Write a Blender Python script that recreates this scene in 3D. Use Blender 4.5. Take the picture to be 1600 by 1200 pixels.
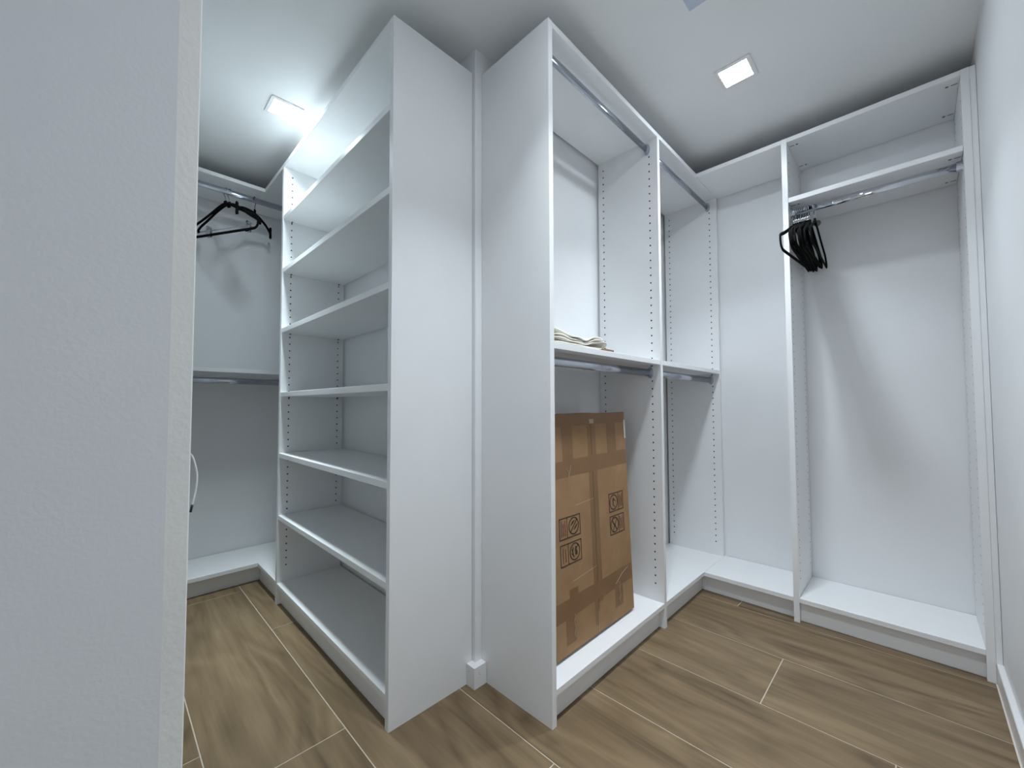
import bpy, bmesh, math, random
from mathutils import Vector, Matrix

random.seed(7)
for o in list(bpy.data.objects):
    bpy.data.objects.remove(o, do_unlink=True)
scene = bpy.context.scene
COL = scene.collection

# ------------------------------------------------------------------ camera
YAW, PITCH, ROLL, FPX = 0.7815771, 0.0367967, -0.0028271, 632.2915
CAM = Vector((-0.87195, -1.03702, 0.90214))
fw = Vector((math.cos(YAW), math.sin(YAW), 0)); rt = Vector((math.sin(YAW), -math.cos(YAW), 0)); up = Vector((0, 0, 1))
f2 = math.cos(PITCH) * fw + math.sin(PITCH) * up
u2 = -math.sin(PITCH) * fw + math.cos(PITCH) * up
r3 = math.cos(ROLL) * rt + math.sin(ROLL) * u2
u3 = -math.sin(ROLL) * rt + math.cos(ROLL) * u2
cam_data = bpy.data.cameras.new('camera')
cam_data.sensor_width = 36.0
cam_data.lens = FPX * 36.0 / 1600.0
cam_data.shift_y = 10.198 / 1600.0
cam_data.clip_start = 0.02
cam = bpy.data.objects.new('camera', cam_data)
COL.objects.link(cam)
M = Matrix((r3, u3, -f2)).transposed().to_4x4()
M.translation = CAM
cam.matrix_world = M
scene.camera = cam

# ------------------------------------------------------------------ world, light, exposure
w = bpy.data.worlds.new('world'); scene.world = w; w.use_nodes = True
w.node_tree.nodes['Background'].inputs[0].default_value = (0.84, 0.90, 1.0, 1)
w.node_tree.nodes['Background'].inputs[1].default_value = 0.9
LAMP_COL_R, LAMP_COL_L = (0.84, 0.925, 1.0), (0.80, 0.935, 1.0)
GLOW_R, GLOW_L, GLOW_M = 58.0, 62.0, 42.0      # emission of the lit ceiling panels
BEAM_R, BEAM_L, BEAM_M = 2.3, 1.5, 2.5         # watts of the downward beam of each panel
SPREAD_R, SPREAD_L, SPREAD_M = 102.0, 58.0, 94.0   # degrees
vs = scene.view_settings
vs.view_transform = 'Standard'; vs.look = 'None'; vs.gamma = 1.0; vs.use_curve_mapping = False
vs.exposure = 1.1

# ------------------------------------------------------------------ materials
def new_mat(name):
    m = bpy.data.materials.new(name); m.use_nodes = True
    nt = m.node_tree
    return m, nt, nt.nodes['Principled BSDF']

def flat(name, col, rough=0.5, metal=0.0, spec=None):
    m, nt, b = new_mat(name)
    b.inputs['Base Color'].default_value = (*col, 1)
    b.inputs['Roughness'].default_value = rough
    b.inputs['Metallic'].default_value = metal
    if spec is not None: b.inputs['Specular IOR Level'].default_value = spec
    return m

def mottled(name, c1, c2, scale=6, rough=0.5, bump=0.0, bscale=300, stretch=(1, 1, 1), spec=0.5):
    m, nt, b = new_mat(name)
    tc = nt.nodes.new('ShaderNodeTexCoord'); mp = nt.nodes.new('ShaderNodeMapping')
    mp.inputs['Scale'].default_value = stretch
    n = nt.nodes.new('ShaderNodeTexNoise'); n.inputs['Scale'].default_value = scale; n.inputs['Detail'].default_value = 4
    r = nt.nodes.new('ShaderNodeValToRGB')
    r.color_ramp.elements[0].position = 0.3; r.color_ramp.elements[0].color = (*c1, 1)
    r.color_ramp.elements[1].position = 0.7; r.color_ramp.elements[1].color = (*c2, 1)
    nt.links.new(tc.outputs['Object'], mp.inputs['Vector']); nt.links.new(mp.outputs[0], n.inputs['Vector'])
    nt.links.new(n.outputs['Fac'], r.inputs['Fac']); nt.links.new(r.outputs['Color'], b.inputs['Base Color'])
    b.inputs['Roughness'].default_value = rough
    b.inputs['Specular IOR Level'].default_value = spec
    if bump:
        n2 = nt.nodes.new('ShaderNodeTexNoise'); n2.inputs['Scale'].default_value = bscale; n2.inputs['Detail'].default_value = 2
        bp = nt.nodes.new('ShaderNodeBump'); bp.inputs['Strength'].default_value = bump; bp.inputs['Distance'].default_value = 0.002
        nt.links.new(tc.outputs['Object'], n2.inputs['Vector']); nt.links.new(n2.outputs['Fac'], bp.inputs['Height'])
        nt.links.new(bp.outputs['Normal'], b.inputs['Normal'])
    return m

MELAMINE = mottled('white_melamine', (0.840, 0.848, 0.852), (0.868, 0.876, 0.880), 5, 0.38, 0.03, 500)
HOLE = flat('shaded_chipboard', (0.035, 0.03, 0.026), 0.9)  # chipboard inside the holes, coloured near black to stand for their shade
WALL = mottled('wall_paint', (0.82, 0.83, 0.84), (0.85, 0.86, 0.87), 3, 0.6, 0.08, 220)
CEIL = mottled('ceiling_paint', (0.82, 0.83, 0.83), (0.85, 0.86, 0.86), 2, 0.75, 0.05, 200)
BASEB = flat('baseboard_paint', (0.84, 0.84, 0.84), 0.3)
GROUT = mottled('grout', (0.49, 0.41, 0.32), (0.58, 0.49, 0.39), 40, 0.85)
CHROME = flat('chrome', (0.62, 0.64, 0.68), 0.06, 1.0)
ROD = flat('satin_rod', (0.44, 0.47, 0.52), 0.16, 1.0)
STEEL = flat('brushed_zinc', (0.50, 0.53, 0.57), 0.28, 1.0)
WIRE = flat('chrome_wire', (0.62, 0.65, 0.70), 0.15, 1.0)
DARKWIRE = flat('dark_wire', (0.05, 0.05, 0.055), 0.35, 0.8)
VELVET = mottled('black_velvet', (0.004, 0.004, 0.004), (0.008, 0.008, 0.008), 200, 0.95, spec=0.1)
CAMLOCK = flat('cam_lock_zinc', (0.10, 0.10, 0.10), 0.5, 0.5)
PLASTIC = flat('white_plastic', (0.80, 0.80, 0.80), 0.35)
BLACKPL = flat('black_plastic', (0.02, 0.02, 0.02), 0.4)
CARD = mottled('corrugated_cardboard', (0.30, 0.178, 0.090), (0.355, 0.216, 0.113), 14, 0.8, 0.06, 120, (1, 1, 1), 0.2)
TAPE = mottled('brown_packing_tape', (0.205, 0.110, 0.050), (0.235, 0.130, 0.060), 10, 0.45, spec=0.35)
INK = flat('black_print', (0.035, 0.022, 0.016), 0.8)
REDINK = flat('red_print', (0.19, 0.075, 0.05), 0.8)
PAPER = flat('label_paper', (0.72, 0.72, 0.72), 0.6)
CLOTH = mottled('cream_cotton', (0.84, 0.79, 0.67), (0.90, 0.88, 0.80), 30, 0.9, 0.15, 800, spec=0.1)
STICK = mottled('brown_wood', (0.20, 0.10, 0.05), (0.28, 0.15, 0.08), 40, 0.6)
GREYCAP = flat('grey_cap', (0.22, 0.23, 0.23), 0.5)

def wood_mat():
    m, nt, b = new_mat('wood_look_porcelain')
    N, L = nt.nodes.new, nt.links.new
    tc = N('ShaderNodeTexCoord'); oi = N('ShaderNodeObjectInfo')
    mul = N('ShaderNodeVectorMath'); mul.operation = 'SCALE'; mul.inputs[0].default_value = (7.3, 41.7, 3.1)
    L(oi.outputs['Random'], mul.inputs['Scale'])
    add = N('ShaderNodeVectorMath'); add.operation = 'ADD'
    L(tc.outputs['Object'], add.inputs[0]); L(mul.outputs[0], add.inputs[1])
    # cathedral figure: contour lines of a stretched noise
    mp = N('ShaderNodeMapping'); mp.inputs['Scale'].default_value = (5.0, 0.95, 1)
    L(add.outputs[0], mp.inputs['Vector'])
    n0 = N('ShaderNodeTexNoise'); n0.inputs['Scale'].default_value = 1.0; n0.inputs['Detail'].default_value = 2.5; n0.inputs['Distortion'].default_value = 0.5
    L(mp.outputs[0], n0.inputs['Vector'])
    k = N('ShaderNodeMath'); k.operation = 'MULTIPLY'; k.inputs[1].default_value = 17.0; L(n0.outputs['Fac'], k.inputs[0])
    fr = N('ShaderNodeMath'); fr.operation = 'PINGPONG'; fr.inputs[1].default_value = 1.0; L(k.outputs[0], fr.inputs[0])
    # fine grain along Y
    mp2 = N('ShaderNodeMapping'); mp2.inputs['Scale'].default_value = (75, 3.2, 1); L(add.outputs[0], mp2.inputs['Vector'])
    n1 = N('ShaderNodeTexNoise'); n1.inputs['Scale'].default_value = 1.0; n1.inputs['Detail'].default_value = 5; n1.inputs['Roughness'].default_value = 0.6
    L(mp2.outputs[0], n1.inputs['Vector'])
    # broad streaks
    mp3 = N('ShaderNodeMapping'); mp3.inputs['Scale'].default_value = (13, 1.3, 1); L(add.outputs[0], mp3.inputs['Vector'])
    n2 = N('ShaderNodeTexNoise'); n2.inputs['Scale'].default_value = 1.0; n2.inputs['Detail'].default_value = 3; L(mp3.outputs[0], n2.inputs['Vector'])
    # knots
    mp4 = N('ShaderNodeMapping'); mp4.inputs['Scale'].default_value = (9, 3.4, 1); L(add.outputs[0], mp4.inputs['Vector'])
    n3 = N('ShaderNodeTexNoise'); n3.inputs['Scale'].default_value = 1.0; n3.inputs['Detail'].default_value = 2; L(mp4.outputs[0], n3.inputs['Vector'])
    kn = N('ShaderNodeMapRange'); kn.inputs['From Min'].default_value = 0.68; kn.inputs['From Max'].default_value = 0.80; L(n3.outputs['Fac'], kn.inputs['Value'])
    def wsum(a, wa, bb, wb):
        x = N('ShaderNodeMath'); x.operation = 'MULTIPLY'; x.inputs[1].default_value = wa; L(a, x.inputs[0])
        y = N('ShaderNodeMath'); y.operation = 'MULTIPLY_ADD'; y.inputs[1].default_value = wb; L(bb, y.inputs[0]); L(x.outputs[0], y.inputs[2])
        return y.outputs[0]
    s = wsum(fr.outputs[0], 0.20, n1.outputs['Fac'], 0.45)
    s = wsum(s, 1.0, n2.outputs['Fac'], 0.62)
    s = wsum(s, 1.0, kn.outputs[0], -0.32)
    s = wsum(s, 1.0, oi.outputs['Random'], 0.07)
    r = N('ShaderNodeValToRGB'); e = r.color_ramp.elements
    e[0].position = 0.36; e[0].color = (0.0867, 0.0546, 0.0288, 1)
    e[1].position = 0.92; e[1].color = (0.2788, 0.1999, 0.1136, 1)
    x = e.new(0.56); x.color = (0.1641, 0.1117, 0.0600, 1)
    x = e.new(0.72); x.color = (0.2125, 0.1478, 0.0816, 1)
    L(s, r.inputs['Fac']); L(r.outputs['Color'], b.inputs['Base Color'])
    b.inputs['Roughness'].default_value = 0.42; b.inputs['Specular IOR Level'].default_value = 0.4
    bp = N('ShaderNodeBump'); bp.inputs['Strength'].default_value = 0.06; bp.inputs['Distance'].default_value = 0.001
    L(n1.outputs['Fac'], bp.inputs['Height']); L(bp.outputs['Normal'], b.inputs['Normal'])
    return m
WOOD = wood_mat()

def emit_mat(name, strength, col):
    m = bpy.data.materials.new(name); m.use_nodes = True; nt = m.node_tree
    nt.nodes.remove(nt.nodes['Principled BSDF'])
    e = nt.nodes.new('ShaderNodeEmission'); e.inputs[0].default_value = (*col, 1); e.inputs[1].default_value = strength
    nt.links.new(e.outputs[0], nt.nodes['Material Output'].inputs[0])
    return m

# ------------------------------------------------------------------ helpers
def wloc(o):
    v = Vector(o.location)
    p = o.parent
    while p: v = v + Vector(p.location); p = p.parent
    return v

def link(name, me, parent=None, loc=None):
    o = bpy.data.objects.new(name, me); COL.objects.link(o)
    if parent: o.parent = parent
    if loc is not None: o.location = loc
    return o

def from_bm(name, bm, mats, parent=None, smooth=False, origin=None):
    """world-space bmesh -> object under parent (parents carry no rotation here)"""
    if origin is None:
        if parent: origin = wloc(parent)
        else: origin = Vector((0, 0, 0))
    origin = Vector(origin)
    bmesh.ops.translate(bm, verts=bm.verts, vec=-origin)
    me = bpy.data.meshes.new(name); bm.to_mesh(me); bm.free()
    for m in (mats if isinstance(mats, (list, tuple)) else [mats]): me.materials.append(m)
    if smooth:
        for p in me.polygons: p.use_smooth = True
    o = link(name, me, parent)
    o.location = origin - (wloc(parent) if parent else Vector((0, 0, 0)))
    return o

def add_box(bm, a, b, bev=0.0):
    x0, x1 = sorted((a[0], b[0])); y0, y1 = sorted((a[1], b[1])); z0, z1 = sorted((a[2], b[2]))
    r = bmesh.ops.create_cube(bm, size=1.0)
    vs_ = r['verts']
    for v in vs_:
        v.co = Vector(((x0 + x1) / 2 + v.co.x * (x1 - x0), (y0 + y1) / 2 + v.co.y * (y1 - y0), (z0 + z1) / 2 + v.co.z * (z1 - z0)))
    if bev:
        es = {e for v in vs_ for e in v.link_edges}
        bmesh.ops.bevel(bm, geom=list(es), offset=bev, segments=1, affect='EDGES')

def board(name, a, b, mat, parent=None, bev=0.0009):
    bm = bmesh.new(); add_box(bm, a, b, bev)
    c = None
    if parent is not None:
        c = Vector(((a[0] + b[0]) / 2, (a[1] + b[1]) / 2, min(a[2], b[2])))
    return from_bm(name, bm, mat, parent, origin=c)

def prism(bm, pts, z0, z1):
    lo = [bm.verts.new((x, y, z0)) for x, y in pts]; hi = [bm.verts.new((x, y, z1)) for x, y in pts]
    n = len(pts)
    bm.faces.new(lo[::-1]); bm.faces.new(hi)
    for i in range(n): bm.faces.new((lo[i], lo[(i + 1) % n], hi[(i + 1) % n], hi[i]))

def sweep(bm, path, section, closed=False, up_hint=Vector((0, 0, 1)), caps=True):
    """section: list of (a,b): a along side vector, b along the vector nearest up_hint"""
    P = [Vector(q) for q in path]; n = len(P); rings = []
    for i in range(n):
        if closed: t = P[(i + 1) % n] - P[i - 1]
        else: t = P[min(i + 1, n - 1)] - P[max(i - 1, 0)]
        t.normalize()
        s = t.cross(up_hint)
        if s.length < 1e-4: s = t.cross(Vector((1, 0, 0)))
        s.normalize(); q = s.cross(t).normalized()
        rings.append([bm.verts.new(P[i] + s * a + q * b) for a, b in section])
    m = len(section)
    for i in range(n if closed else n - 1):
        A, B = rings[i], rings[(i + 1) % n]
        for j in range(m): bm.faces.new((A[j], A[(j + 1) % m], B[(j + 1) % m], B[j]))
    if caps and not closed:
        bm.faces.new(rings[0][::-1]); bm.faces.new(rings[-1])

def ell(a, b, n=10):
    return [(a * math.cos(2 * math.pi * i / n), b * math.sin(2 * math.pi * i / n)) for i in range(n)]

def cyl(bm, c, axis, r, h, n=12):
    axis = Vector(axis).normalized()
    hint = Vector((0, 0, 1)) if abs(axis.z) < 0.9 else Vector((1, 0, 0))
    c = Vector(c)
    sweep(bm, [c, c + axis * h], ell(r, r, n), up_hint=hint)

def fix(bm): bmesh.ops.recalc_face_normals(bm, faces=bm.faces)

def thing(name, label, cat, loc, group=None):
    o = bpy.data.objects.new(name, None); COL.objects.link(o); o.location = loc
    o.empty_display_size = 0.05
    o['label'] = label; o['category'] = cat
    if group: o['group'] = group
    return o

def struct(o, label=None):
    o['kind'] = 'structure'
    if label: o['label'] = label
    return o

# ------------------------------------------------------------------ dimensions (metres)
C = 2.1304; H = 2.0527; T = 0.019
DS, DR = 0.2986, 0.2993          # shelf-unit fronts at X=-DS and Y=-DR
E1, E2 = 0.0171, 0.0274          # outer faces of the two end panels next to the wall corner
XR = 1.1774                      # front of the back-wall unit
XB = 1.482                       # back wall
YR = -1.218                      # right wall
YS = 1.3689; YB = 1.680          # left alcove: front of back unit, back wall
XL = -0.806                      # left alcove side wall
Y0 = -0.500                      # face of the foreground wall
XE = -2.50                       # entry wall behind the camera
GAP = 0.011
DZ = 0.100                       # deck top

# ------------------------------------------------------------------ room shell
struct(board('floor', (XE - 0.1, YR - 0.1, -0.08), (XB + 0.1, YB + 0.1, -0.0010), GROUT, bev=0))
floor = bpy.data.objects['floor']
rooms = [(XE, YR, XB, Y0), (XL, Y0, 0, YB), (0, Y0, XB, 0)]
gridx = [-2.475, -2.175, -1.875, -1.575, -1.275, -0.975, -0.675, -0.373, -0.050, 0.250, 0.547, 0.850, 1.150, 1.482]
joint = [-0.3, 0.5, 0.1, 0.7, -0.5, 0.295, 1.320, 0.832, -0.72, -0.98, -0.682, -0.06, -0.45]
for i in range(len(gridx) - 1):
    xa, xb = gridx[i] + 0.0016, gridx[i + 1] - 0.0016
    for kk in range(-3, 4):
        ya = joint[i] + kk * 1.2 + 0.0016; yb = ya + 1.2 - 0.0032
        bb = None
        for (rx0, ry0, rx1, ry1) in rooms:
            ix0, ix1, iy0, iy1 = max(xa, rx0), min(xb, rx1), max(ya, ry0), min(yb, ry1)
            if ix1 - ix0 > 0.004 and iy1 - iy0 > 0.004:
                bb = (ix0, iy0, ix1, iy1) if bb is None else (min(bb[0], ix0), min(bb[1], iy0), max(bb[2], ix1), max(bb[3], iy1))
        if bb: board('floor_plank', (bb[0], bb[1], -0.010), (bb[2], bb[3], 0.0), WOOD, floor, bev=0.0006)

struct(board('ceiling', (XE - 0.1, YR - 0.1, C), (XB + 0.1, YB + 0.1, C + 0.08), CEIL, bev=0))
struct(board('wall_right', (XE - 0.1, YR - 0.1, 0), (XB, YR, C), WALL, bev=0))
struct(board('wall_back', (XB, YR - 0.1, 0), (XB + 0.1, 0.0, C), WALL, bev=0))
struct(board('wall_alcove_back', (XL - 0.3, YB, 0), (0.2, YB + 0.1, C), WALL, bev=0))
bm = bmesh.new()          # entry wall with an unseen open doorway, added to let in soft fill light
DY0, DY1, DH = -1.17, -0.55, 2.03
add_box(bm, (XE - 0.1, YR, 0), (XE, DY0, C)); add_box(bm, (XE - 0.1, DY1, 0), (XE, Y0, C)); add_box(bm, (XE - 0.1, DY0, DH), (XE, DY1, C))
struct(from_bm('wall_entry', bm, WALL))
bm = bmesh.new()
add_box(bm, (XE - 0.102, DY0, 0), (XE + 0.012, DY0 + 0.02, DH)); add_box(bm, (XE - 0.102, DY1 - 0.02, 0), (XE + 0.012, DY1, DH)); add_box(bm, (XE - 0.102, DY0 + 0.02, DH - 0.02), (XE + 0.012, DY1 - 0.02, DH))
struct(from_bm('fill_doorway_1', bm, BASEB))
bm = bmesh.new(); prism(bm, [(0.004, 0), (0.0012, 0.0012), (0, 0.004), (0, YB), (0.2, YB), (0.2, 0.2), (XB + 0.1, 0.2), (XB + 0.1, 0)][::-1], 0, C); fix(bm)
struct(from_bm('wall_corner', bm, WALL))
cr = -0.872 + 0.0858 * (Y0 + 1.037)          # crease of the chamfered corner bead
bm = bmesh.new()
prism(bm, [(XE - 0.1, Y0), (cr, Y0), (XL - 0.0012, Y0 + 0.0068), (XL, Y0 + 0.0085), (XL, YB), (XE - 0.1, YB)], 0, C); fix(bm)
for f in bm.faces:        # the corner bead faces take a warmer, greyer colour
    c = f.calc_center_median()
    if abs(f.normal.z) < 0.5 and c.x > cr + 0.002 and c.y < Y0 + 0.02: f.material_index = 1
struct(from_bm('wall_left', bm, [WALL, mottled('corner_bead_grey', (0.74, 0.73, 0.70), (0.79, 0.78, 0.75), 8, 0.8, 0.2, 160)]))

BT, BH = 0.0235, 0.066
# baseboard along the right wall and the short mitred piece on the wall corner
struct(board('baseboard_right', (XE, YR, 0), (XR + 0.0005, YR + 0.015, BH), BASEB, bev=0.002))
struct(board('trim_1', (XE, YR + 0.015, 0), (XR - 0.004, YR + 0.0185, 0.0015), flat('caulk', (0.72, 0.66, 0.60), 0.6), bev=0))
bm = bmesh.new()
prism(bm, [(-BT, -BT), (E2 - 0.001, -BT), (E2 - 0.001, 0), (0, 0), (0, E1 - 0.001), (-BT, E1 - 0.001)], 0, BH); fix(bm)
struct(from_bm('baseboard_corner', bm, BASEB))
bm = bmesh.new()
for (x, y, z, ax) in ((-BT - 0.0006, 0.004, 0.047, (1, 0, 0)), (-0.004, -BT - 0.0006, 0.046, (0, 1, 0)), (-0.001, -BT - 0.0006, 0.040, (0, 1, 0))):
    cyl(bm, (x, y, z), ax, 0.0011, 0.001, 8)
from_bm('nail_head', bm, GREYCAP, bpy.data.objects['baseboard_corner'])

# ------------------------------------------------------------------ drilled side panels
PITCH_H = 0.032
def drilled(name, parent, axis, c0, c1, d0, d1, z0, z1, cols, lo=True, hi=True, zstart=0.17):
    """axis 'X': panel between X=c0..c1, depth along Y d0..d1; axis 'Y': panel between Y=c0..c1, depth along X.
    cols: hole columns along the depth axis; lo/hi: drill the low / high face"""
    bm = bmesh.new(); hw = 0.008; r = 0.0034; dep = 0.007
    def V(d, z, c): return bm.verts.new((c, d, z) if axis == 'X' else (d, c, z))
    def quad(pts, mi=0):
        f = bm.faces.new([V(*q) for q in pts]); f.material_index = mi
    zz = []; z = zstart
    while z < z1 - 0.035: zz.append(z); z += PITCH_H
    zlo, zhi = zz[0] - PITCH_H / 2, zz[-1] + PITCH_H / 2
    for c, drill, sgn in ((c0, lo, 1), (c1, hi, -1)):
        if not drill:
            quad([(d0, z0, c), (d1, z0, c), (d1, z1, c), (d0, z1, c)]); continue
        u = d0
        for q in sorted(cols):
            quad([(u, z0, c), (q - hw, z0, c), (q - hw, z1, c), (u, z1, c)])
            quad([(q - hw, z0, c), (q + hw, z0, c), (q + hw, zlo, c), (q - hw, zlo, c)])
            quad([(q - hw, zhi, c), (q + hw, zhi, c), (q + hw, z1, c), (q - hw, z1, c)])
            for z in zz:
                cor = [(q + hw, z + PITCH_H / 2), (q - hw, z + PITCH_H / 2), (q - hw, z - PITCH_H / 2), (q + hw, z - PITCH_H / 2)]
                oc = [(q + r * math.cos(math.radians(22.5 + 45 * i)), z + r * math.sin(math.radians(22.5 + 45 * i))) for i in range(8)]
                for i in range(4):
                    a, b2 = oc[2 * i], oc[2 * i + 1]; nx = oc[(2 * i + 2) % 8]
                    quad([(*cor[i], c), (*a, c), (*b2, c)])
                    quad([(*cor[i], c), (*b2, c), (*nx, c), (*cor[(i + 1) % 4], c)])
                cb = c + sgn * dep
                for i in range(8):
                    a, b2 = oc[i], oc[(i + 1) % 8]
                    quad([(*a, c), (*b2, c), (*b2, cb), (*a, cb)], 1)
                quad([(*q2, cb) for q2 in oc], 1)
            u = q + hw
        quad([(u, z0, c), (d1, z0, c), (d1, z1, c), (u, z1, c)])
    quad([(d0, z0, c0), (d0, z0, c1), (d0, z1, c1), (d0, z1, c0)])
    quad([(d1, z0, c0), (d1, z0, c1), (d1, z1, c1), (d1, z1, c0)])
    quad([(d0, z0, c0), (d1, z0, c0), (d1, z0, c1), (d0, z0, c1)])
    quad([(d0, z1, c0), (d1, z1, c0), (d1, z1, c1), (d0, z1, c1)])
    bmesh.ops.remove_doubles(bm, verts=bm.verts, dist=1e-5); fix(bm)
    cc, dd = (c0 + c1) / 2, (d0 + d1) / 2
    return from_bm(name, bm, [MELAMINE, HOLE], parent, origin=(cc, dd, z0) if axis == 'X' else (dd, cc, z0))

def pins(shelf, pts, mat=CAMLOCK):
    for q in pts:
        bm = bmesh.new(); a, b = Vector(q[0]), Vector(q[1])
        cyl(bm, a, b - a, 0.0028, (b - a).length, 8)
        from_bm('shelf_pin', bm, mat, shelf, origin=a)

def rod(unit, axis, a, b, other, z):
    """oval closet rod from a to b along the axis, cups at both ends"""
    bm = bmesh.new()
    path = [(a, other, z), (b, other, z)] if axis == 'X' else [(other, a, z), (other, b, z)]
    sweep(bm, path, ell(0.0075, 0.015, 16)); 
    ro = from_bm('closet_rod', bm, ROD if axis == 'X' else CHROME, unit, origin=path[0])
    for f in ro.data.polygons: f.use_smooth = len(f.vertices) == 4
    for e, s in ((a, 1), (b, -1)):
        bm = bmesh.new()
        P = lambda t: (e + s * t, other, z + 0.001) if axis == 'X' else (other, e + s * t, z + 0.001)
        sweep(bm, [P(0.0), P(0.003)], ell(0.013, 0.0245, 16))
        sweep(bm, [P(0.003), P(0.016)], ell(0.0105, 0.0185, 16))
        from_bm('rod_flange', bm, STEEL, ro, origin=P(0))
    return ro

# ------------------------------------------------------------------ open shelving tower beside the wall corner
S = thing('shelving_tower', 'white open shelving tower with six adjustable shelves, beside the left alcove', 'shelving', (-DS / 2, 0.7, 0))
fy0, fy1 = 1.0455, 1.0665                     # far divider
scols = (-DS + 0.037, -0.037)
drilled('side_panel', S, 'Y', E1, E1 + T, -DS, -0.001, 0, H, scols, lo=False, hi=True)
drilled('side_panel', S, 'Y', fy0, fy1, -DS, -GAP, 0, H - T, scols)
board('top_panel', (-DS, E1 + T, H - T), (-GAP * 0.8, YS, H), MELAMINE, S)
board('bottom_panel', (-DS, E1 + T, DZ - 0.005 - T), (-GAP * 0.8, fy0, DZ - 0.005), MELAMINE, S)
board('bottom_panel', (-DS, fy1, DZ - T), (-GAP * 0.8, YS - 0.0006, DZ), MELAMINE, S)
board('toe_kick', (-DS + 0.018, E1 + T, 0), (-DS + 0.034, fy0, DZ - 0.005 - T), MELAMINE, S)
board('toe_kick', (-DS + 0.018, fy1, 0), (-DS + 0.034, YS - 0.0006, DZ - T), MELAMINE, S)
for zt in (1.799, 1.547, 1.264, 0.966, 0.685, 0.402):
    sh = board('shelf', (-DS + 0.001, E1 + T + 0.001, zt - 0.021), (-GAP, fy0 - 0.0012, zt), MELAMINE, S)
    pins(sh, [((x, yy, zt - 0.0235), (x, yy + s * 0.010, zt - 0.0235)) for x in scols for yy, s in ((fy0, -1), (E1 + T, 1))])

# ------------------------------------------------------------------ double hanging unit across the end of the left alcove
B = thing('hanging_unit', 'white double-hang closet unit across the end of the left alcove', 'closet unit', (-0.37, (YS + YB) / 2, 0))
drilled('side_panel', B, 'X', XL + 0.003, XL + 0.003 + T, YS, YB - GAP, 0, H - T, (YS + 0.037, YB - 0.037), lo=False)
drilled('side_panel', B, 'X', -0.006 - T, -0.006, YS, YB - GAP, 0, H - T, (YS + 0.037, YB - 0.037), hi=False)
bx0, bx1 = XL + 0.003 + T, -0.006 - T
board('top_panel', (XL + 0.003, YS, H - T), (-0.004, YB - GAP / 2, H), MELAMINE, B)
board('bottom_panel', (bx0, YS, DZ - T), (bx1, YB - 0.003, DZ), MELAMINE, B)
board('toe_kick', (bx0, YS + 0.040, 0), (-DS + 0.0175, YS + 0.056, DZ - T), MELAMINE, B)
board('toe_kick', (-DS + 0.018, YS, 0), (-DS + 0.034, YS + 0.056, DZ - T), MELAMINE, B)
sh = board('shelf', (bx0, YS, 1.070), (bx1, YB - GAP, 1.089), MELAMINE, B)
rod(B, 'X', bx0, bx1, YS + 0.052, 1.996)
rod(B, 'X', bx0, bx1, YS + 0.052, 1.030)

# ------------------------------------------------------------------ double hanging unit right of the wall corner
R = thing('hanging_unit', 'white two-bay double-hang closet unit that holds the cardboard box', 'closet unit', (0.75, -DR / 2, 0))
rx0, rx1 = 0.7435, 0.7635
rcols = (-DR + 0.037, -0.037)
drilled('side_panel', R, 'X', E2, E2 + T, -DR, -0.001, 0, H, rcols, lo=False)
drilled('side_panel', R, 'X', rx0, rx1, -DR, -GAP, 0, H - T, rcols)
rx2 = XB - 0.003 - T
drilled('side_panel', R, 'X', rx2, XB - 0.003, -DR, -GAP, 0, H - T, rcols, hi=False)
board('top_panel', (E2 + T, -DR, H - T), (XB - 0.003, -GAP * 0.8, H), MELAMINE, R)
board('bottom_panel', (E2 + T, -DR, DZ - T), (rx0, -0.003, DZ), MELAMINE, R)
board('bottom_panel', (rx1, -DR, DZ - T), (rx2, -0.003, DZ), MELAMINE, R)
board('toe_kick', (E2 + T, -DR + 0.024, 0), (rx0, -DR + 0.040, DZ - T), MELAMINE, R)
board('toe_kick', (rx1, -DR + 0.024, 0), (XR + 0.056, -DR + 0.040, DZ - T), MELAMINE, R)
RZ = 1.087
for a, b in ((E2 + T + 0.001, rx0 - 0.001), (rx1 + 0.001, rx2 - 0.001)):
    sh = board('shelf', (a, -DR + 0.0005, RZ - 0.019), (b, -GAP, RZ), MELAMINE, R)
    pins(sh, [((xx, y, RZ - 0.0215), (xx + s * 0.010, y, RZ - 0.0215)) for y in rcols for xx, s in ((a - 0.001, 1), (b + 0.001, -1))])
    rod(R, 'X', a - 0.001, b + 0.001, -DR + 0.045, 1.995)
    rod(R, 'X', a - 0.001, b + 0.001, -DR + 0.045, 1.037)

# ------------------------------------------------------------------ long hanging unit on the back wall
W = thing('hanging_unit', 'white long-hang closet unit with one high shelf against the right wall', 'closet unit', ((XR + XB) / 2, -0.75, 0))
wy0, wy1 = -0.6775, -0.6575
we1, we0 = -1.182, -1.202
wcols = (XR + 0.037, XB - 0.037)
drilled('side_panel', W, 'Y', wy0, wy1, XR, XB - 0.003, 0, H, wcols)
drilled('side_panel', W, 'Y', we0, we1, XR, XB - 0.003, 0, H, wcols, lo=False)
tp = board('top_panel', (XR, wy1, H - T), (XB - 0.003, -DR - 0.0006, H), MELAMINE, W)
tp2 = board('top_panel', (XR, we1, H - T), (XB - 0.003, wy0, H), MELAMINE, W)
board('bottom_panel', (XR, wy1, DZ - T), (XB - 0.002, -DR - 0.0006, DZ), MELAMINE, W)
board('bottom_panel', (XR, we1, DZ - T), (XB - 0.002, wy0, DZ), MELAMINE, W)
board('toe_kick', (XR + 0.040, wy1, 0), (XR + 0.056, -DR - 0.0006, DZ - T), MELAMINE, W)
board('toe_kick', (XR + 0.040, -DR, 0), (XR + 0.056, -DR + 0.0235, DZ - T), MELAMINE, R)
board('toe_kick', (XR + 0.024, we0, 0), (XR + 0.040, wy0, DZ - T), MELAMINE, W)
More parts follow.
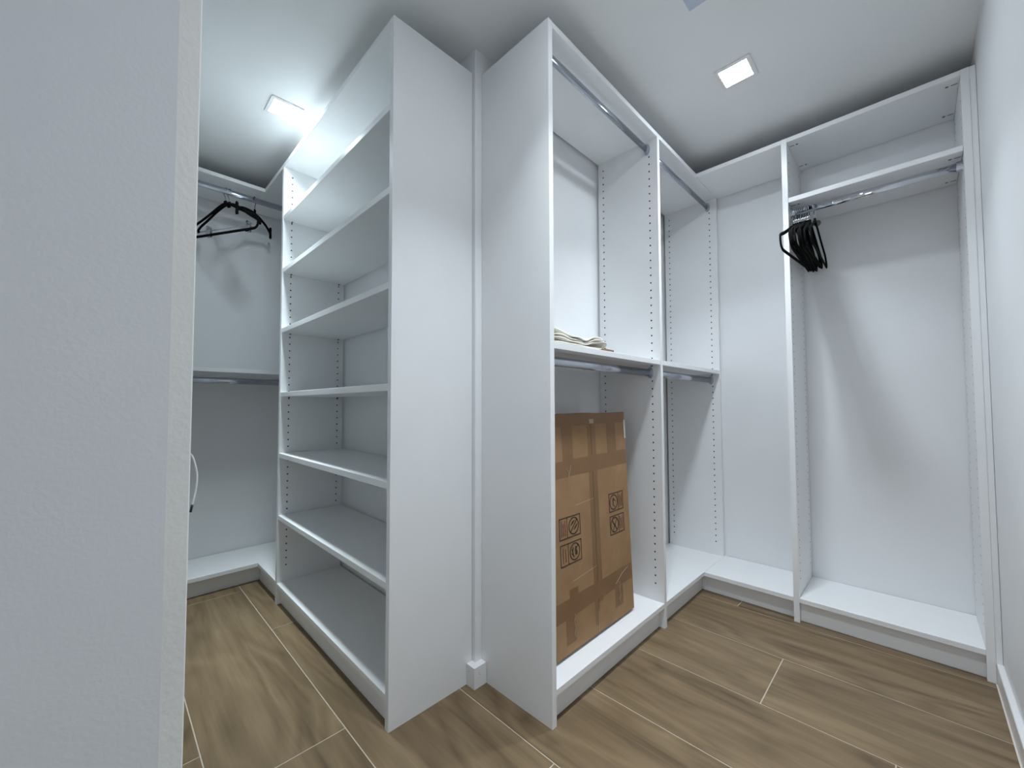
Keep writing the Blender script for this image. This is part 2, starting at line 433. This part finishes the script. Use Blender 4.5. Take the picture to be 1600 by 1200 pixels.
board('filler_strip', (XR + 0.0012, YR + 0.0008, 0), (XR + 0.018, we0, H), MELAMINE, W)
wsf = board('shelf', (XR, we1 + 0.001, 1.769), (XB - GAP, wy0 - 0.001, 1.789), MELAMINE, W)
rod(W, 'Y', we1, wy0, XR + 0.050, 1.737)
for par, zb in ((tp2, H - T), (wsf, 1.769)):
    for x in (XR + 0.045, XB - 0.050):
        for y, s in ((wy0, -1), (we1, 1)):
            bm = bmesh.new(); cyl(bm, (x, y + s * 0.030, zb - 0.0004), (0, 0, 1), 0.0045, 0.002, 12)
            add_box(bm, (x - 0.0022, y + s * 0.004, zb - 0.0004), (x + 0.0022, y + s * 0.020, zb + 0.001))
            from_bm('cam_lock', bm, CAMLOCK, par, origin=(x, y, zb))
bm = bmesh.new(); cyl(bm, (XB - 0.006, -0.737, 1.757), (1, 0, 0), 0.014, 0.006, 16); cyl(bm, (XB - 0.009, -0.737, 1.757), (1, 0, 0), 0.008, 0.004, 16)
o = from_bm('wall_cap', bm, GREYCAP, origin=(XB, -0.737, 1.757))
o['label'] = 'small round grey cap on the wall behind the bunch of black hangers'; o['category'] = 'wall cap'

# ------------------------------------------------------------------ ceiling lights and vent
def ceiling_light(x, y, strength, beam, spread, col, label, hw=0.059, em=0.046):
    t = thing('ceiling_light', label, 'ceiling light', (x, y, C), 'square ceiling lights')
    bm = bmesh.new()
    ro, ri = hw, em
    zb = C - 0.006
    for (a, b) in (((-ro, -ro), (ro, -ri)), ((-ro, ri), (ro, ro)), ((-ro, -ri), (-ri, ri)), ((ri, -ri), (ro, ri))):
        add_box(bm, (x + a[0], y + a[1], zb), (x + b[0], y + b[1], C))
    bmesh.ops.remove_doubles(bm, verts=bm.verts, dist=1e-6)
    from_bm('trim_frame', bm, PLASTIC, t)
    bm = bmesh.new(); add_box(bm, (x - ri, y - ri, C - 0.0045), (x + ri, y + ri, C - 0.0005))
    from_bm('diffuser', bm, emit_mat('lit_diffuser', strength, col), t)
    ld = bpy.data.lights.new('panel_beam', 'AREA'); ld.shape = 'SQUARE'; ld.size = 2 * ri; ld.energy = beam; ld.color = col
    ld.spread = math.radians(spread)
    lo = bpy.data.objects.new('panel_beam', ld); COL.objects.link(lo); lo.parent = t; lo.location = (0, 0, -0.0062)
ceiling_light(-0.376, 0.780, GLOW_L, BEAM_L, SPREAD_L, LAMP_COL_L, 'small square recessed light above the left alcove floor')
ceiling_light(0.744, -0.604, GLOW_R, BEAM_R, SPREAD_R, LAMP_COL_R, 'small square recessed light near the long-hang closet unit')

ceiling_light(-0.160, -0.640, GLOW_M, BEAM_M, SPREAD_M, LAMP_COL_R, 'small square recessed light where the alcove meets the entry')

v = thing('air_vent', 'square pale blue-grey air vent flush in the ceiling', 'air vent', (0.28, -0.676, C))
vx0, vx1, vy0, vy1 = 0.18, 0.38, -0.776, -0.576
VENT = flat('vent_paint', (0.52, 0.58, 0.68), 0.45)
bm = bmesh.new()
for a, b in (((vx0, vy0), (vx1, vy0 + 0.024)), ((vx0, vy1 - 0.024), (vx1, vy1)), ((vx0, vy0 + 0.024), (vx0 + 0.024, vy1 - 0.024)), ((vx1 - 0.024, vy0 + 0.024), (vx1, vy1 - 0.024))):
    add_box(bm, (a[0], a[1], C - 0.007), (b[0], b[1], C))
from_bm('vent_frame', bm, VENT, v)
for i in range(7):
    y = vy0 + 0.034 + i * 0.022
    bm = bmesh.new(); add_box(bm, (vx0 + 0.024, y, C - 0.006), (vx1 - 0.024, y + 0.014, C - 0.001))
    from_bm('slat', bm, VENT, v, origin=(0.28, y, C))

# ------------------------------------------------------------------ hangers
def smooth_path(pts, n=6, closed=False):
    P = [Vector(q) for q in pts]; out = []; m = len(P)
    for i in range(m if closed else m - 1):
        if closed: p0, p1, p2, p3 = P[i - 1], P[i], P[(i + 1) % m], P[(i + 2) % m]
        else: p0, p1, p2, p3 = P[max(i - 1, 0)], P[i], P[i + 1], P[min(i + 2, m - 1)]
        for k in range(n):
            t = k / n
            out.append(0.5 * ((2 * p1) + (-p0 + p2) * t + (2 * p0 - 5 * p1 + 4 * p2 - p3) * t * t + (-p0 + 3 * p1 - 3 * p2 + p3) * t ** 3))
    if not closed: out.append(P[-1])
    return out

YUP = Vector((0, 1, 0))
def mesh_of(name, fn, mat, smooth=True):
    bm = bmesh.new(); fn(bm); fix(bm)
    me = bpy.data.meshes.new(name); bm.to_mesh(me); bm.free(); me.materials.append(mat)
    for p in me.polygons: p.use_smooth = smooth
    return me

# local frame: rod axis through the origin, rod along local y, hanger in the local xz plane; the rod is 15 x 30 mm
def hook_fn(bm):
    pts = [(-0.0115, 0, -0.006), (-0.0125, 0, 0.006), (-0.009, 0, 0.0145), (0, 0, 0.0172), (0.009, 0, 0.0145), (0.0130, 0, 0.004), (0.0115, 0, -0.012), (0.004, 0, -0.026), (0, 0, -0.036), (0, 0, -0.062)]
    sweep(bm, smooth_path(pts, 5), ell(0.0021, 0.0021, 8), up_hint=YUP)
def body_fn(bm):
    half = [(0.0, -0.064), (0.016, -0.066), (0.05, -0.080), (0.10, -0.106), (0.15, -0.130), (0.19, -0.147), (0.208, -0.158), (0.213, -0.177), (0.211, -0.198), (0.200, -0.210), (0.18, -0.214), (0.10, -0.214), (0.03, -0.214)]
    pts = [(x, 0, z) for x, z in half] + [(-x, 0, z) for x, z in half[::-1][0:-1]]
    sweep(bm, smooth_path(pts, 4, True), ell(0.0072, 0.0036, 8), closed=True, up_hint=YUP)
def neck_fn(bm):
    sweep(bm, [(0, 0, -0.050), (0, 0, -0.056), (0, 0, -0.074), (0, 0, -0.078)], ell(0.011, 0.0042, 10), up_hint=YUP)
def arms_fn(bm):
    half = [(0.0, -0.072), (0.03, -0.073), (0.08, -0.079), (0.13, -0.088), (0.16, -0.097), (0.182, -0.107), (0.196, -0.109)]
    pts = [(-x, 0, z) for x, z in half[::-1]] + [(x, 0, z) for x, z in half[1:]]
    sweep(bm, smooth_path(pts, 4), ell(0.0092, 0.0040, 8), up_hint=YUP)
    for s in (-1, 1):        # flared shoulder tips
        sweep(bm, [(s * 0.199, 0, -0.084), (s * 0.203, 0, -0.091), (s * 0.199, 0, -0.111), (s * 0.203, 0, -0.133), (s * 0.199, 0, -0.141)], ell(0.0115, 0.006, 8), up_hint=YUP)
def bar_fn(bm):
    sweep(bm, smooth_path([(-0.150, 0, -0.150), (-0.166, 0, -0.166), (-0.162, 0, -0.192), (-0.14, 0, -0.198), (0, 0, -0.198), (0.14, 0, -0.198), (0.162, 0, -0.192), (0.166, 0, -0.166), (0.150, 0, -0.150)], 4), ell(0.0055, 0.0032, 8), up_hint=YUP)
def thin_fn(bm):
    sweep(bm, [(-0.19, 0, -0.186), (0.19, 0, -0.186)], ell(0.0016, 0.0016, 8))
def clip_fn(bm):
    add_box(bm, (-0.013, -0.007, -0.034), (0.013, -0.003, 0.014), 0.001); add_box(bm, (-0.013, 0.003, -0.034), (0.013, 0.007, 0.014), 0.001)
    cyl(bm, (-0.014, 0, 0.0), (1, 0, 0), 0.008, 0.028, 10); cyl(bm, (0, -0.010, 0.016), (0, 1, 0), 0.008, 0.020, 10)
def sarms_fn(bm):
    half = [(0.0, -0.064), (0.03, -0.068), (0.08, -0.094), (0.13, -0.128), (0.175, -0.156), (0.196, -0.176), (0.192, -0.187)]
    pts = [(-x, 0, z) for x, z in half[::-1]] + [(x, 0, z) for x, z in half[1:]]
    sweep(bm, smooth_path(pts, 4), ell(0.0078, 0.0035, 8), up_hint=YUP)
ME = dict(sarms=mesh_of('hanger_arms', sarms_fn, VELVET), hook=mesh_of('hook', hook_fn, WIRE), dhook=mesh_of('hook', hook_fn, DARKWIRE), body=mesh_of('hanger_body', body_fn, VELVET), neck=mesh_of('neck', neck_fn, VELVET),
          arms=mesh_of('hanger_arms', arms_fn, VELVET), bar=mesh_of('trouser_bar', bar_fn, VELVET), thin=mesh_of('clip_rail', thin_fn, WIRE), clip=mesh_of('clip', clip_fn, CHROME, False))

def hanger(label, group, loc, rotz, kind='plain', dark=False, tilt=0.0, lean=0.0, size=1.0):
    t = thing('velvet_hanger', label, 'hanger', loc, group)
    t.rotation_euler = (lean, tilt, rotz)
    t.scale = (size, 1, 1)
    link('hook', ME['dhook' if dark else 'hook'], t)
    if kind == 'plain':
        link('hanger_body', ME['body'], t); link('neck', ME['neck'], t)
    else:
        link('hanger_arms', ME['sarms' if kind == 'clips' else 'arms'], t); link('neck', ME['neck'], t)
        if kind == 'bar': link('trouser_bar', ME['bar'], t)
        if kind == 'clips':
            link('clip_rail', ME['thin'], t)
            for s in (-1, 1): link('clip', ME['clip'], t, (s * 0.125, 0, -0.186))
    return t

rods_x = XR + 0.050
ys = [-0.6845, -0.690, -0.696, -0.7005, -0.706, -0.7125, -0.718, -0.7235, -0.729, -0.7345, -0.741, -0.757]
for i, y in enumerate(ys):
    a = math.radians(0.6 + random.uniform(-1.4, 0.9)); ln = math.radians(-4.6 + random.uniform(-0.6, 0.6))
    if i == 0: a = math.radians(-5); ln = math.radians(-3.6)
    if i == len(ys) - 1: a = math.radians(0.8); ln = math.radians(-5)
    lab = 'black velvet hanger packed in the bunch on the chrome rod under the high shelf'
    if i == 0: lab = 'black velvet hanger turned outward at the end of the bunch, nearest the drilled divider'
    if i == len(ys) - 1: lab = 'black velvet hanger set slightly apart from the bunch, farthest from the divider'
    hanger(lab, 'black velvet hangers on the long-hang rod', (rods_x, y, 1.737), a, 'plain', lean=ln, tilt=0.0 if i in (0, len(ys) - 1) else math.radians(random.uniform(-3.5, 3.5)))
ly, lz = YS + 0.052, 1.996
hanger('black velvet trouser hanger with thick bar, on the upper rod in the left alcove', 'black hangers in the left alcove', (-0.462, ly, lz), math.radians(119), 'plain')
hanger('black velvet hanger with chrome clips, on the upper rod in the left alcove', 'black hangers in the left alcove', (-0.446, ly, lz), math.radians(121), 'clips')
hanger('black hanger with dark wire hook and flared tips, nearest the shelving tower', 'black hangers in the left alcove', (-0.333, ly, lz), math.radians(49), 'arms', True, tilt=math.radians(-2.0), size=0.78)

# ------------------------------------------------------------------ cardboard box
th = math.atan(0.035 / 0.772)
BW, BD, BHt = 0.486, 0.185, 0.765
box = thing('cardboard_box', 'tall brown taped cardboard box leaning inside the closet unit', 'box', (0.125, -0.238 + BD * math.cos(th), DZ + 0.0006))
box.rotation_euler = (-th, 0, 0)
def lpart(name, bm, mat, parent=box):
    fix(bm)
    me = bpy.data.meshes.new(name); bm.to_mesh(me); bm.free(); me.materials.append(mat)
    return link(name, me, parent)
# local frame: x across the front, z up, front face at y = -BD
def rounded_box(bm, a, b, r=0.004):
    add_box(bm, a, b)
    bmesh.ops.bevel(bm, geom=list(bm.edges), offset=r, segments=2, affect='EDGES')
bm = bmesh.new(); rounded_box(bm, (0, -BD + 0.003, 0), (BW, 0, BHt), 0.004)
bmesh.ops.subdivide_edges(bm, edges=[e for e in bm.edges if e.calc_length() > 0.1], cuts=5, use_grid_fill=True)
for vv in bm.verts:
    vv.co.z += 0.0025 * math.sin(vv.co.x * 31) * (vv.co.z / BHt)
    vv.co.x += 0.0025 * math.sin(vv.co.z * 9 + 1) * (vv.co.x / BW)
lpart('carton', bm, CARD)
SEAM = 0.243
for a, b in ((0.0015, SEAM - 0.0015), (SEAM + 0.0015, BW - 0.0015)):
    bm = bmesh.new(); add_box(bm, (a, -BD, 0.0015), (b, -BD + 0.0031, BHt - 0.002), 0.0008)
    lpart('flap', bm, CARD)
def strip(name, x0, z0, x1, z1, mat, lvl, skew=0.0, jag=False):
    """thin strip glued on the front face"""
    bm = bmesh.new(); n = 7
    yb = -BD - 0.00012 * lvl
    pts = []
    for i in range(n): pts.append((x0 + (x1 - x0) * i / (n - 1), z0 + skew * i / (n - 1)))
    top = [(x, z + (z1 - z0)) for x, z in pts]
    if jag:
        top = [(x, z + random.uniform(-0.002, 0.002)) for x, z in top]; pts = [(x, z + random.uniform(-0.002, 0.002)) for x, z in pts]
    A = [bm.verts.new((x, yb, z)) for x, z in pts]; Bv = [bm.verts.new((x, yb, z)) for x, z in top]
    A2 = [bm.verts.new((x, -BD + 0.001, z)) for x, z in pts]; B2 = [bm.verts.new((x, -BD + 0.001, z)) for x, z in top]
    for i in range(n - 1):
        bm.faces.new((A[i], A[i + 1], Bv[i + 1], Bv[i])); bm.faces.new((A2[i], A2[i + 1], A[i + 1], A[i])); bm.faces.new((Bv[i], Bv[i + 1], B2[i + 1], B2[i]))
    bm.faces.new((A[0], Bv[0], B2[0], A2[0])); bm.faces.new((A[-1], A2[-1], B2[-1], Bv[-1]))
    return lpart(name, bm, mat)
strip('tape_strip', 0.219, 0.03, SEAM - 0.0012, 0.75, TAPE, 1)
strip('tape_strip', SEAM + 0.0012, 0.10, 0.272, 0.75, TAPE, 1)
strip('tape_strip', 0.001, 0.553, BW - 0.006, 0.609, TAPE, 2, 0.010, True)
strip('tape_strip', 0.001, 0.108, BW - 0.006, 0.168, TAPE, 2, 0.010, True)
strip('tape_strip', 0.080, 0.145, 0.126, 0.195, TAPE, 3)
for x0, x1 in ((0.072, 0.130), (0.348, 0.410)): strip('tape_strip', x0, 0.60, x1, BHt - 0.004, TAPE, 3)
for x0, x1, z0 in ((0.055, 0.106, 0.030), (0.352, 0.406, 0.045)): strip('tape_strip', x0, z0, x1, 0.115, TAPE, 3)
strip('tape_strip', 0.002, 0.722, BW - 0.004, BHt - 0.003, TAPE, 4, 0.004)
strip('tape_crease', 0.235, 0.728, 0.262, 0.744, flat('torn_tape', (0.42, 0.30, 0.21), 0.5), 5)
strip('tear_mark', 0.10, 0.215, SEAM - 0.004, 0.218, flat('torn_liner', (0.40, 0.29, 0.20), 0.8), 1, 0.012)
strip('tear_mark', 0.13, 0.455, SEAM - 0.002, 0.458, bpy.data.materials['torn_liner'], 1, 0.006)
strip('tear_mark', SEAM - 0.004, 0.005, SEAM - 0.001, 0.075, bpy.data.materials['torn_liner'], 5)
for k, (xx, zz) in enumerate(((0.10, 0.115), (0.385, 0.13))):
    bm = bmesh.new()
    pts = [(xx + 0.0 + 0.004 * math.sin(i * 2.1), -BD - 0.001, zz - i * 0.012) for i in range(7)]
    sweep(bm, pts, ell(0.0012, 0.0008, 6), up_hint=YUP); lpart('tape_wrinkle', bm, bpy.data.materials['torn_tape'])
bm = bmesh.new(); sweep(bm, [(0.36, -BD - 0.0008, 0.13), (0.405, -BD - 0.0008, 0.155), (0.45, -BD - 0.0008, 0.168)], ell(0.0012, 0.0006, 6), up_hint=YUP); lpart('tape_wrinkle', bm, bpy.data.materials['torn_tape'])
bm = bmesh.new(); sweep(bm, [(0.085, -BD - 0.0008, 0.585), (0.10, -BD - 0.0008, 0.572), (0.10, -BD - 0.0008, 0.552), (0.115, -BD - 0.0008, 0.592)], ell(0.0010, 0.0005, 6), up_hint=YUP); lpart('tape_wrinkle', bm, bpy.data.materials['torn_tape'])
bm = bmesh.new(); add_box(bm, (BW - 0.0005, -BD + 0.004, 0.655), (BW + 0.0008, -BD + 0.060, 0.735)); add_box(bm, (BW - 0.010, -BD - 0.0006, 0.662), (BW + 0.0008, -BD + 0.005, 0.735)); lpart('shipping_label', bm, PAPER)
bm = bmesh.new(); add_box(bm, (BW - 0.012, -BD + 0.002, BHt - 0.006), (BW + 0.002, -BD + 0.016, BHt + 0.002), 0.002); lpart('crushed_corner', bm, TAPE)

def printed_sign(x0, z0, flip, kind):
    """framed handling sign: a text cell and a crossed-out pictogram in a ring"""
    wd, ht = 0.112 if not flip else 0.098, 0.066
    y = -BD - 0.0009; lw = 0.0026
    bm = bmesh.new()
    def bar(xa, za, xb, zb, t=lw):
        a, b = Vector((xa, 0, za)), Vector((xb, 0, zb)); d = (b - a).normalized(); n = Vector((-d.z, 0, d.x)) * t / 2; e = d * t / 2
        f = [bm.verts.new((q.x, y, q.z)) for q in (a - e - n, b + e - n, b + e + n, a - e + n)]
        g = [bm.verts.new((q.x, -BD + 0.001, q.z)) for q in (a - e - n, b + e - n, b + e + n, a - e + n)]
        bm.faces.new(f)
        for i in range(4): bm.faces.new((f[i], f[(i + 1) % 4], g[(i + 1) % 4], g[i]))
    x1, z1 = x0 + wd, z0 + ht
    for q in ((x0, z0, x1, z0), (x0, z1, x1, z1), (x0, z0, x0, z1), (x1, z0, x1, z1)): bar(*q)
    xd = x0 + wd * 0.36 if not flip else x1 - wd * 0.36
    bar(xd, z0, xd, z1, 0.0018)
    cx = (xd + x1) / 2 if not flip else (x0 + xd) / 2
    cz = (z0 + z1) / 2; r = 0.0265
    for i in range(24):
        a0, a1 = 2 * math.pi * i / 24, 2 * math.pi * (i + 1) / 24
        bar(cx + r * math.cos(a0), cz + r * math.sin(a0), cx + r * math.cos(a1), cz + r * math.sin(a1), 0.0030)
    def blob(pts):
        f = [bm.verts.new((cx + px, y + 0.0002, cz + pz)) for px, pz in pts]; bm.faces.new(f)
    if kind == 'stack':          # tumbling cartons, struck through
        bar(cx - r * .7, cz - r * .7, cx + r * .7, cz + r * .7, 0.0032)
        for i in range(3): bar(cx - 0.016 + i * 0.004, cz + 0.004 + i * 0.004, cx - 0.004 + i * 0.004, cz + 0.010 + i * 0.003, 0.0026)
        for i in range(3): bar(cx + 0.002 + i * 0.004, cz - 0.012 + i * 0.004, cx + 0.012 + i * 0.003, cz - 0.006 + i * 0.004, 0.0026)
    elif kind == 'hand':         # arm lifting a carton
        blob([(0.001, -0.012), (0.013, -0.012), (0.013, 0.002), (0.001, 0.002)]); blob([(-0.001, 0.002), (0.008, 0.002), (0.012, 0.014), (0.002, 0.016)])
        bar(cx - 0.016, cz + 0.010, cx - 0.008, cz - 0.014, 0.003); bar(cx - 0.009, cz + 0.014, cx - 0.012, cz - 0.002, 0.003); bar(cx + 0.012, cz + 0.012, cx + 0.017, cz + 0.019, 0.002)
        bar(cx - 0.018, cz - 0.004, cx - 0.004, cz - 0.016, 0.002)
    elif kind == 'figure':       # standing figure
        blob([(-0.008, 0.006), (0.000, 0.004), (0.003, 0.014), (-0.006, 0.016)]); bar(cx - 0.004, cz + 0.006, cx - 0.002, cz - 0.012, 0.004); bar(cx - 0.002, cz - 0.012, cx + 0.008, cz - 0.018, 0.002)
        bar(cx + 0.004, cz + 0.010, cx + 0.012, cz + 0.002, 0.002)
    else:                        # crossed tools
        bar(cx - r * .6, cz + r * .65, cx + r * .5, cz - r * .7, 0.004); bar(cx + r * .55, cz + r * .65, cx - r * .4, cz - r * .7, 0.0026); blob([(-0.006, -0.006), (0.006, -0.008), (0.005, 0.003), (-0.005, 0.004)])
    sg = lpart('printed_sign', bm, INK)
    bm = bmesh.new()
    tx0, tx1 = (x0, xd) if not flip else (xd, x1)
    rows = 3 if kind != 'hand' else 2
    rnd = random.Random(int(x0 * 1000 + z0 * 777))
    for i in range(rows):
        xc = tx0 + (tx1 - tx0) * (i + 1) / (rows + 1); z = z0 + 0.010 + (0 if i % 2 == 0 else 0.002)
        end = z1 - (0.008 if i != 1 else 0.016)
        while z < end:
            hgt = rnd.uniform(0.0015, 0.0035); wdt = rnd.uniform(0.0012, 0.0022)
            bar(xc - wdt, z, xc + wdt, z, 0.0016); z += hgt
    lpart('print_text', bm, REDINK)
printed_sign(0.040, 0.3600, False, 'stack')
printed_sign(0.041, 0.2760, False, 'hand')
printed_sign(0.341, 0.3940, True, 'figure')
printed_sign(0.341, 0.3100, True, 'cross')

# ------------------------------------------------------------------ folded cloth and wooden strip on the middle shelf
prof = [(0.060, 0.004), (0.16, 0.004), (0.27, 0.004), (0.318, 0.007), (0.336, 0.016), (0.332, 0.027), (0.312, 0.029), (0.28, 0.024), (0.22, 0.014), (0.16, 0.012), (0.11, 0.015), (0.065, 0.020), (0.058, 0.025), (0.07, 0.028),
        (0.12, 0.022), (0.17, 0.018), (0.22, 0.020), (0.27, 0.029), (0.300, 0.034), (0.312, 0.038), (0.300, 0.042), (0.27, 0.038), (0.22, 0.028), (0.17, 0.026), (0.12, 0.032), (0.085, 0.040), (0.062, 0.047)]
pp = smooth_path([(x, 0, z) for x, z in prof], 4)
bm = bmesh.new(); rows = []
NY = 14
rnd = random.Random(3)
ph = [rnd.uniform(0, 6.28) for _ in range(6)]
for j in range(NY + 1):
    t = j / NY; y = -0.288 + 0.19 * t
    row = []
    for i, q in enumerate(pp):
        wob = 0.0025 * math.sin(q.x * 70 + t * 9 + ph[0]) * min(1, q.z / 0.02) + 0.0020 * math.sin(q.x * 33 - t * 17 + ph[1]) * min(1, q.z / 0.02)
        row.append(bm.verts.new((q.x + 0.010 * math.sin(t * 5 + ph[2]) * (q.x - 0.05) / 0.28 - 0.025 * t * (q.x > 0.28), y + 0.004 * math.sin(i * 0.35 + ph[3]) * (1 - t), RZ + 0.0012 + max(q.z * (1 - 0.10 * t) + wob, 0.0028))))
    rows.append(row)
for j in range(NY):
    for i in range(len(pp) - 1): bm.faces.new((rows[j][i], rows[j][i + 1], rows[j + 1][i + 1], rows[j + 1][i]))
o = from_bm('folded_cloth', bm, CLOTH, smooth=True, origin=(0.19, -0.19, RZ))
md = o.modifiers.new('thickness', 'SOLIDIFY'); md.thickness = 0.0035; md.offset = 0
o['label'] = 'cream cotton cloth loosely folded on the middle shelf'; o['category'] = 'cloth'
bm = bmesh.new(); add_box(bm, (0.322, -0.290, RZ + 0.0003), (0.394, -0.272, RZ + 0.0090), 0.0012)
o = from_bm('wooden_strip', bm, STICK, origin=(0.39, -0.281, RZ))
o['label'] = 'short thin brown wooden strip beside the cream cloth'; o['category'] = 'wood strip'

# ------------------------------------------------------------------ loose cable on the alcove wall behind the foreground corner
CY = -0.25
cb = thing('loose_cable', 'thin white cable hanging in a loop from the alcove wall behind the foreground corner', 'cable', (XL, CY, 0.72))
cpts = [(XL - 0.002, CY, 0.846), (-0.792, CY, 0.842), (-0.780, CY, 0.832), (-0.774, CY, 0.824), (-0.769, CY, 0.804), (-0.768, CY, 0.791), (-0.769, CY, 0.777), (-0.771, CY, 0.763), (-0.7735, CY, 0.751)]
bm = bmesh.new(); sweep(bm, smooth_path(cpts, 5), ell(0.0011, 0.0011, 8), up_hint=YUP); from_bm('cord', bm, PLASTIC, cb, True)
bm = bmesh.new(); sweep(bm, [(-0.7733, CY, 0.752), (-0.7742, CY, 0.747), (-0.7752, CY, 0.741)], ell(0.0017, 0.0017, 10), up_hint=YUP); from_bm('plug', bm, BLACKPL, cb, True)
